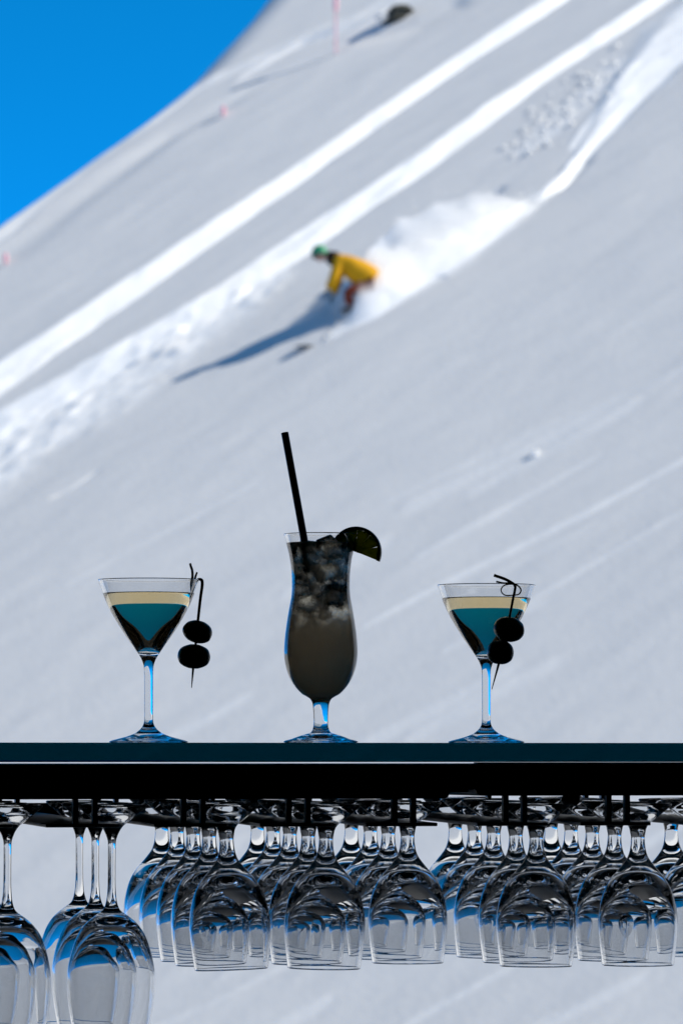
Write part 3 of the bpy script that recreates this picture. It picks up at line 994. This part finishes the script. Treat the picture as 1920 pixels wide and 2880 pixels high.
VF = 0.108                               # depth of the front glass behind the rail ends
Yf = shelf_pt(0, VF).y
UNIT = unit(Yf)
def shorten(P): return [(r, h - 7 if h > 100 else h) for r, h in P]
SMALL, TALL = shorten(SMALL), shorten(TALL)
small = glass_meshes(SMALL, [(21.5, 88), (22.5, 131)], UNIT)
tall = glass_meshes(TALL, [(14, 93), (13, 255)], UNIT)
# height at which the foot cone sits on the flange edges
zfoot = ZF1 + 50.5 * UNIT                  # cone radius 50 px at 47 px above the foot plane
SW = ['frontmost', 'second from the front', 'third from the front', 'fourth from the front', 'rearmost']


def hang(kind, meshes, px0, step, ns, label, group, tilt=None, count=5):
    u0 = on_shelf(px0, VF)
    made = []
    for n in ns:
        v = VF + n * step
        p = shelf_pt(u0, v, zfoot + TILT * (v - VF))
        tx, ty = random.gauss(0, R(0.5)), random.gauss(0, R(0.8))
        if tilt and n in tilt: ty = R(tilt[n])
        o = empty('wine_glass', p, (math.pi + tx, ty, 0), label(n), 'wine glass', group)
        for nm, m in zip(('foot', 'stem', 'bowl'), meshes):
            link(nm, m, M_GLASS, o)
        made.append(o)
    return made


def lab(size, row, total):
    def f(n):
        w = SW[n] if n < total - 1 or total > 5 else 'rearmost'
        if n == 0: w = 'frontmost'
        return f'{size} {w} in {row}'
    return f


G_T = 'tall stemmed wine glasses hanging at the left'
G_S = 'small short stemmed wine glasses hanging below the shelf'
hang('tall', tall, 22, 0.101, range(3), lab('tall long-stemmed wine glass', 'the hanging row at the left edge', 3), G_T)
hang('tall', tall, 315, 0.101, range(3), lab('tall long-stemmed wine glass', 'the hanging row below the left martini', 3), G_T)
ST = 0.0905
hang('small', small, 633, ST, range(5), lab('short-stemmed wine glass', 'the leftmost hanging row of short glasses', 5), G_S, {0: -2.2, 1: -1.0})
hang('small', small, 918, ST, range(5), lab('short-stemmed wine glass', 'the hanging row below the iced drink', 5), G_S, {0: 0.9})
hang('small', small, 1201, ST, range(1, 5), lambda n: f'short-stemmed wine glass, {["", "first", "second", "third", "last"][n]} of the four in the set-back row right of the iced drink', G_S)
hang('small', small, 1508, ST, range(5), lab('short-stemmed wine glass', 'the hanging row below the right martini', 5), G_S)
hang('small', small, 1793, ST, range(5), lab('short-stemmed wine glass', 'the last full hanging row at right', 5), G_S)
hang('small', small, 2085, ST, range(2, 4), lambda n: f'short-stemmed wine glass at the right photo edge, {["", "", "nearer", "farther"][n]} of two', G_S)

# ================================================================== COCKTAILS ON THE SHELF
VC = 0.15


def stand(px):
    p = shelf_pt(on_shelf(px, VC), VC, ZT + 0.0002)
    return p, unit(p.y)


MART = [(0, 2.5), (50, 1.8), (90, 0.6), (104, 0), (109, 0.8), (111, 2.8), (108, 5.2), (81, 13), (60, 18.5), (41, 26), (27, 35), (19, 44), (14.5, 53), (12.6, 66), (12.3, 110), (12.5, 170), (13, 205), (14.5, 217),
        (18, 228), (22.5, 238), (30, 250), (46.5, 274), (81, 325), (110, 375), (129, 419), (141, 453), (141.8, 456), (141, 458), (139.6, 458), (138.5, 456), (137.6, 453), (126, 420), (107, 377), (77.6, 325),
        (43, 276), (31, 262), (16, 254.5), (0, 252)]
MLIQ = [(0, 251), (16, 253.4), (31.6, 261.2), (43.8, 275.2), (78.4, 324.2), (107.8, 376.2), (125.5, 417.5), (126.2, 420), (125.6, 420.6), (124, 419.6), (120, 418.4), (100, 418), (50, 418), (0, 418)]


def martini(px, label, yrim):
    p, U = stand(px)
    U *= ((HOR - yrim) * K * p.y - p.z) / (456 * U) * 1.0
    t = empty('martini_glass', p, (0, 0, 0), label, 'martini glass', 'martini glasses on the shelf')
    for nm, m in zip(('foot', 'stem', 'bowl'), glass_meshes(MART, [(14.5, 53), (13, 205)], U, 128)):
        link(nm, m, M_GLASS, t)
    m, = lathe_meshes(spline(MLIQ, 3) * U, [], 128, ('drink',))
    link('drink', m, M_MARTINI, t)
    return t, p, U


ML, pL, UL = martini(418, 'martini glass of pale yellow drink at left with olives hung outside its rim', 1632)
MR, pR, UR = martini(1367, 'martini glass of pale yellow drink at right with olives hung across its bowl', 1647)

HURR = [(0, 3), (50, 2), (86, 0.6), (98, 0), (103, 1), (105, 3.2), (102, 6), (82, 12), (56, 21), (36, 27), (27, 31), (22, 42), (20.2, 54), (20.3, 72), (21, 86), (22.5, 102), (25, 114), (30, 123), (40, 130), (54, 138),
        (80, 168), (96, 205), (103, 243), (102.5, 280), (97, 329), (89, 378), (82.6, 414), (81.6, 462), (86, 511), (94, 548), (103, 582), (104, 585.5), (103, 587.5), (101.5, 587.5), (100.5, 585), (90.6, 548), (82.8, 511), (78.4, 462),
        (79.4, 414), (85.8, 378), (93.8, 329), (99.2, 280), (99.8, 243), (92.6, 206), (76, 171), (50, 145), (25, 136), (0, 134)]
HLIQ = [(0, 133.2), (25, 135.2), (50.6, 144.2), (76.8, 170.4), (93.4, 205.6), (100.6, 243), (100, 280), (94.6, 329), (86.6, 378), (80.2, 414), (79.2, 462), (83.4, 511), (91, 547), (94.5, 560), (95, 562.2), (94, 562.6), (90, 560.8), (60, 560), (0, 560)]
pH, UH = stand(902)
UH *= ((HOR - 1502) * K * pH.y - pH.z) / (587 * UH)
HG = empty('cocktail_glass', pH, (0, 0, 0), 'tall curved hurricane glass of cloudy iced drink in the middle of the shelf', 'cocktail glass')
for nm, m in zip(('foot', 'stem', 'bowl'), glass_meshes(HURR, [(20.2, 54), (21, 86)], UH, 128)):
    link(nm, m, M_GLASS, HG)
m, = lathe_meshes(spline(HLIQ, 3) * UH, [], 128, ('drink',))
link('drink', m, mat_cloudy(), HG)

# ice
ICE = [(-36, 535, 6, 'ice cube against the left wall of the hurricane glass near its rim'),
       (22, 545, -20, 'ice cube breaking the surface in the middle of the hurricane glass'),
       (14, 478, 14, 'ice cube in the waist of the hurricane glass, right of middle'),
       (-38, 462, -10, 'ice cube in the waist of the hurricane glass at left'),
       (30, 410, -6, 'ice cube under the waist of the hurricane glass at right'),
       (-30, 390, 16, 'lowest ice cube in the hurricane glass at left')]
for i, (dx, h, dy, lb) in enumerate(ICE):
    bm = bmesh.new()
    sx_, sy_, sz_ = [random.uniform(24, 29) * UH for _ in range(3)]
    rot = Matrix.Rotation(random.uniform(-.5, .5), 4, 'X') @ Matrix.Rotation(random.uniform(-.7, .7), 4, 'Z') @ Matrix.Rotation(random.uniform(-.4, .4), 4, 'Y')
    add_box(bm, -sx_, sx_, -sy_, sy_, -sz_, sz_, rot, 5 * UH)
    o = from_bm('ice_cube', bm, M_ICE, None, True, pH + Vector((dx * UH, dy * UH, h * UH)))
    tag(o, lb, 'ice cube', 'ice cubes in the hurricane glass')

# straw
YH = pH.y
a0, a1, a2 = at(800.5, 1217, YH + 0.012), at(851.5, 1498, YH - 0.004), at(872, 1612, YH - 0.010)
bm = bmesh.new()
rs = 10.6 * UH
add_tube(bm, [a0 - a0, (a1 - a0), (a2 - a0)], rs, 24, cap=False)
add_tube(bm, [a2 - a0, (a1 - a0), Vector((0, 0, 0))], rs * 0.9, 24, cap=False)
o = from_bm('drinking_straw', bm, M_STRAW, None, True, a0)
for poly in o.data.polygons: poly.use_smooth = True
tag(o, 'black drinking straw leaning left out of the hurricane glass', 'straw')

# lime half-wheel on the rim
cz = at(1001, 1553, YH - 0.002)
lime = empty('lime_slice', cz, (0, R(22.5), R(-8)), 'half slice of lime stuck on the right of the hurricane glass rim', 'lime slice')
RL, TH = 72 * UH, 0.0085


def half_disc(r0, r1, th, lo=0.0, hi=math.pi, n=40, dome=0.0, jag=0.0):
    bm = bmesh.new()
    rows = []
    for k in range(n + 1):
        a = lo + (hi - lo) * k / n
        j = jag * random.uniform(-1, 1)
        ca, sa = math.cos(a), math.sin(a)
        rows.append([bm.verts.new((r * ca, y, r * sa + (j if r < 0.3 * RL else 0))) for r, y in
                     ((r0, -th / 2), (r1 * 0.985, -th / 2), (r1, -th * 0.3), (r1, th * 0.3), (r1 * 0.985, th / 2), (r0, th / 2))])
    for q0, q1 in zip(rows, rows[1:]):
        for k in range(6):
            bm.faces.new((q0[k], q0[(k + 1) % 6], q1[(k + 1) % 6], q1[k]))
    bm.faces.new(rows[0][::-1]); bm.faces.new(rows[-1])
    return bm


M_RIND = mat_lime('lime_rind', (0.05, 0.16, 0.01), 0.15)
M_PITH = mat_lime('lime_pith', (0.30, 0.32, 0.06), 0.4)
M_FLESH = mat_lime('lime_flesh', (0.34, 0.34, 0.015), 0.85)
from_bm('rind', half_disc(RL * 0.93, RL, TH), M_RIND, lime)
from_bm('pith', half_disc(RL * 0.865, RL * 0.9295, TH * 0.98), M_PITH, lime)
for k in range(5):
    lo, hi = math.pi * k / 5 + 0.02, math.pi * (k + 1) / 5 - 0.02
    from_bm('segment', half_disc(RL * 0.04, RL * 0.862, TH * (0.9 + 0.05 * random.random()), lo, hi, 12, jag=0.001), M_FLESH, lime)


# olive skewers -------------------------------------------------------------
def olive(bm, rx, ry, rz, seed):
    bmesh.ops.create_uvsphere(bm, u_segments=36, v_segments=24, radius=1)
    for v in bm.verts:
        p = v.co.copy()
        f = 1 + 0.05 * float(fbm(np.array([p.x * 1.5 + seed]), np.array([p.z * 1.5 + p.y]), seed, 3)[0])
        f *= 1 - 0.05 * max(0, abs(p.x) - 0.8) * 5 * (1 if p.x > 0 else 0.4)
        dim = math.exp(-((p.x) ** 2 + p.y ** 2) / 0.012) * 0.05            # hollow where the pick goes in
        v.co = Vector((p.x * rx * f, p.y * ry * f, p.z * rz * f * (1 - dim)))


def skewer(label, Y, paths, olives, cat='olive skewer'):
    """paths: list of (pixel polyline with depth offset, radius px); olives: (x, y, rx, ry, tilt)"""
    o0 = at(paths[0][0][0][0], paths[0][0][0][1], Y)
    t = empty('olive_skewer', o0, (0, 0, 0), label, cat, 'olive skewers on the martini glasses')
    U = unit(Y)
    bm = bmesh.new()
    for pts, rad in paths:
        P3 = spline([tuple(at(x, y, Y + d) - o0) for x, y, d in pts], 6)
        rr = np.interp(np.linspace(0, 1, len(P3)), np.linspace(0, 1, len(rad)), rad) * U
        add_tube(bm, [Vector(p) for p in P3], list(rr), 10)
    from_bm('pick', bm, M_PICK, t, True)
    for k, (x, y, rx, ry, tl, d) in enumerate(olives):
        bm = bmesh.new()
        olive(bm, rx * U, ry * U * 1.05, ry * U, 3 + k * 4 + int(x))
        o = from_bm('olive', bm, M_OLIVE, t, True, at(x, y, Y + d) - o0)
        o.rotation_euler = (0, R(tl), 0)
    return t


def c4(x, y, d=0.0): return (260 + x / 3.92, 1560 + y / 3.92, d)
def c5(x, y, d=0.0): return (1200 + x / 4.356, 1580 + y / 4.356, d)


Yl = pL.y
skewer('skewer of two dark olives hanging outside the rim of the left martini glass', Yl, [
    ([c4(1092, 1472), c4(1110, 1255), c4(1140, 960), c4(1163, 725), c4(1190, 480), c4(1210, 320), c4(1203, 282), c4(1178, 272), c4(1140, 290), c4(1110, 300)], [1.0, 3.4, 3.6, 4.0, 4.2, 4.4, 4.6, 4.0, 4.0, 4.0]),
    ([c4(1095, 455, -.004), c4(1093, 380, -.004), c4(1092, 320, -.003), c4(1102, 240), c4(1098, 170), c4(1084, 128), c4(1076, 96)], [3.2, 4.4, 4.6, 3.6, 3.6, 3.4, 3.2]),
    ([c4(1098, 450, .003), c4(1112, 380, .003), c4(1124, 300, .003), c4(1136, 240), c4(1153, 194)], [3.0, 3.4, 3.4, 3.0, 2.6]),
], [(260 + 1160 / 3.92, 1560 + 852 / 3.92, 43.5, 32, 13, 0), (260 + 1120 / 3.92, 1560 + 1124 / 3.92, 48, 34.5, 3, 0.0)])
Yr = pR.y - 0.072
skewer('skewer of two dark olives hanging in front of the right martini bowl', Yr, [
    ([c5(795, 1565), c5(880, 1250), c5(950, 970), c5(1010, 690), c5(1052, 470), c5(1082, 310), c5(1075, 285), c5(1040, 258), c5(960, 215), c5(820, 165)], [1.0, 3.6, 3.6, 3.6, 3.6, 3.8, 4.0, 4.0, 4.2, 4.2]),
    ([c5(848, 243), c5(940, 262), c5(1030, 262), c5(1110, 290), c5(1152, 345), c5(1130, 395), c5(1040, 412), c5(945, 405), c5(908, 350), c5(935, 298), c5(1010, 275, -.003), c5(1080, 275, -.004)], [2.6, 2.6, 2.4, 2.2, 2.0, 1.9, 1.8, 1.8, 1.8, 1.8, 2.2, 2.4]),
], [(1200 + 1006 / 4.356, 1580 + 830 / 4.356, 45.5, 35.5, 12, 0), (1200 + 900 / 4.356, 1580 + 1110 / 4.356, 39.5, 34.5, 4, 0)])

# ================================================================== LIGHT, SKY, CAMERA
SKY_TINT = (0.04, 1.82, 1.80, 1)      # deep high-altitude blue
w = bpy.data.worlds.new('World'); SC.world = w; w.use_nodes = True
nt = w.node_tree; nt.nodes.clear()
sky = nt.nodes.new('ShaderNodeTexSky'); sky.sky_type = 'NISHITA'; sky.sun_disc = False
sky.sun_elevation = SUN_EL; sky.sun_rotation = SUN_AZ
sky.altitude = 14000; sky.air_density = 1.0; sky.dust_density = 0.0; sky.ozone_density = 6.0
hs = nt.nodes.new('ShaderNodeMix'); hs.data_type = 'RGBA'; hs.blend_type = 'MULTIPLY'; hs.inputs['Factor'].default_value = 1.0
hs.inputs['B'].default_value = SKY_TINT
bg = nt.nodes.new('ShaderNodeBackground'); bg.inputs['Strength'].default_value = 0.145
ow = nt.nodes.new('ShaderNodeOutputWorld')
nt.links.new(sky.outputs[0], hs.inputs['A']); nt.links.new(hs.outputs['Result'], bg.inputs['Color']); nt.links.new(bg.outputs[0], ow.inputs[0])

sl = bpy.data.lights.new('sun', 'SUN'); sl.energy = 5.0; sl.angle = R(0.53); sl.color = (1.0, 0.935, 0.82)
so = bpy.data.objects.new('sun', sl); COL.objects.link(so)
so.location = (60, 0, 80)
so.rotation_euler = (-SUN).to_track_quat('-Z', 'Y').to_euler()

cam = bpy.data.cameras.new('camera'); co_ = bpy.data.objects.new('camera', cam); COL.objects.link(co_)
co_.rotation_euler = (math.pi / 2, 0, 0)
cam.sensor_fit = 'HORIZONTAL'; cam.sensor_width = 24.0; cam.lens = 24.0 / (1920 * K)
cam.shift_y = (HOR - 1440) / 1920
cam.clip_start = 0.05; cam.clip_end = 3000
cam.dof.use_dof = True; cam.dof.focus_distance = pH.y - 0.02; cam.dof.aperture_fstop = cam.lens / 9.6
SC.camera = co_

SC.view_settings.view_transform = 'Standard'; SC.view_settings.look = 'None'
SC.view_settings.exposure = 0.31; SC.view_settings.gamma = 1.0
SC.render.engine = 'CYCLES'
cy = SC.cycles
cy.max_bounces = 48; cy.transmission_bounces = 48; cy.glossy_bounces = 12; cy.diffuse_bounces = 8; cy.transparent_max_bounces = 16; cy.volume_bounces = 10
cy.caustics_reflective = False; cy.caustics_refractive = True; cy.blur_glossy = 0.5
cy.use_denoising = True
cy.sample_clamp_indirect = 10
print('sun el', math.degrees(SUN_EL), 'az', math.degrees(SUN_AZ), 'verts', len(co), 'streak', STREAK_DEG)
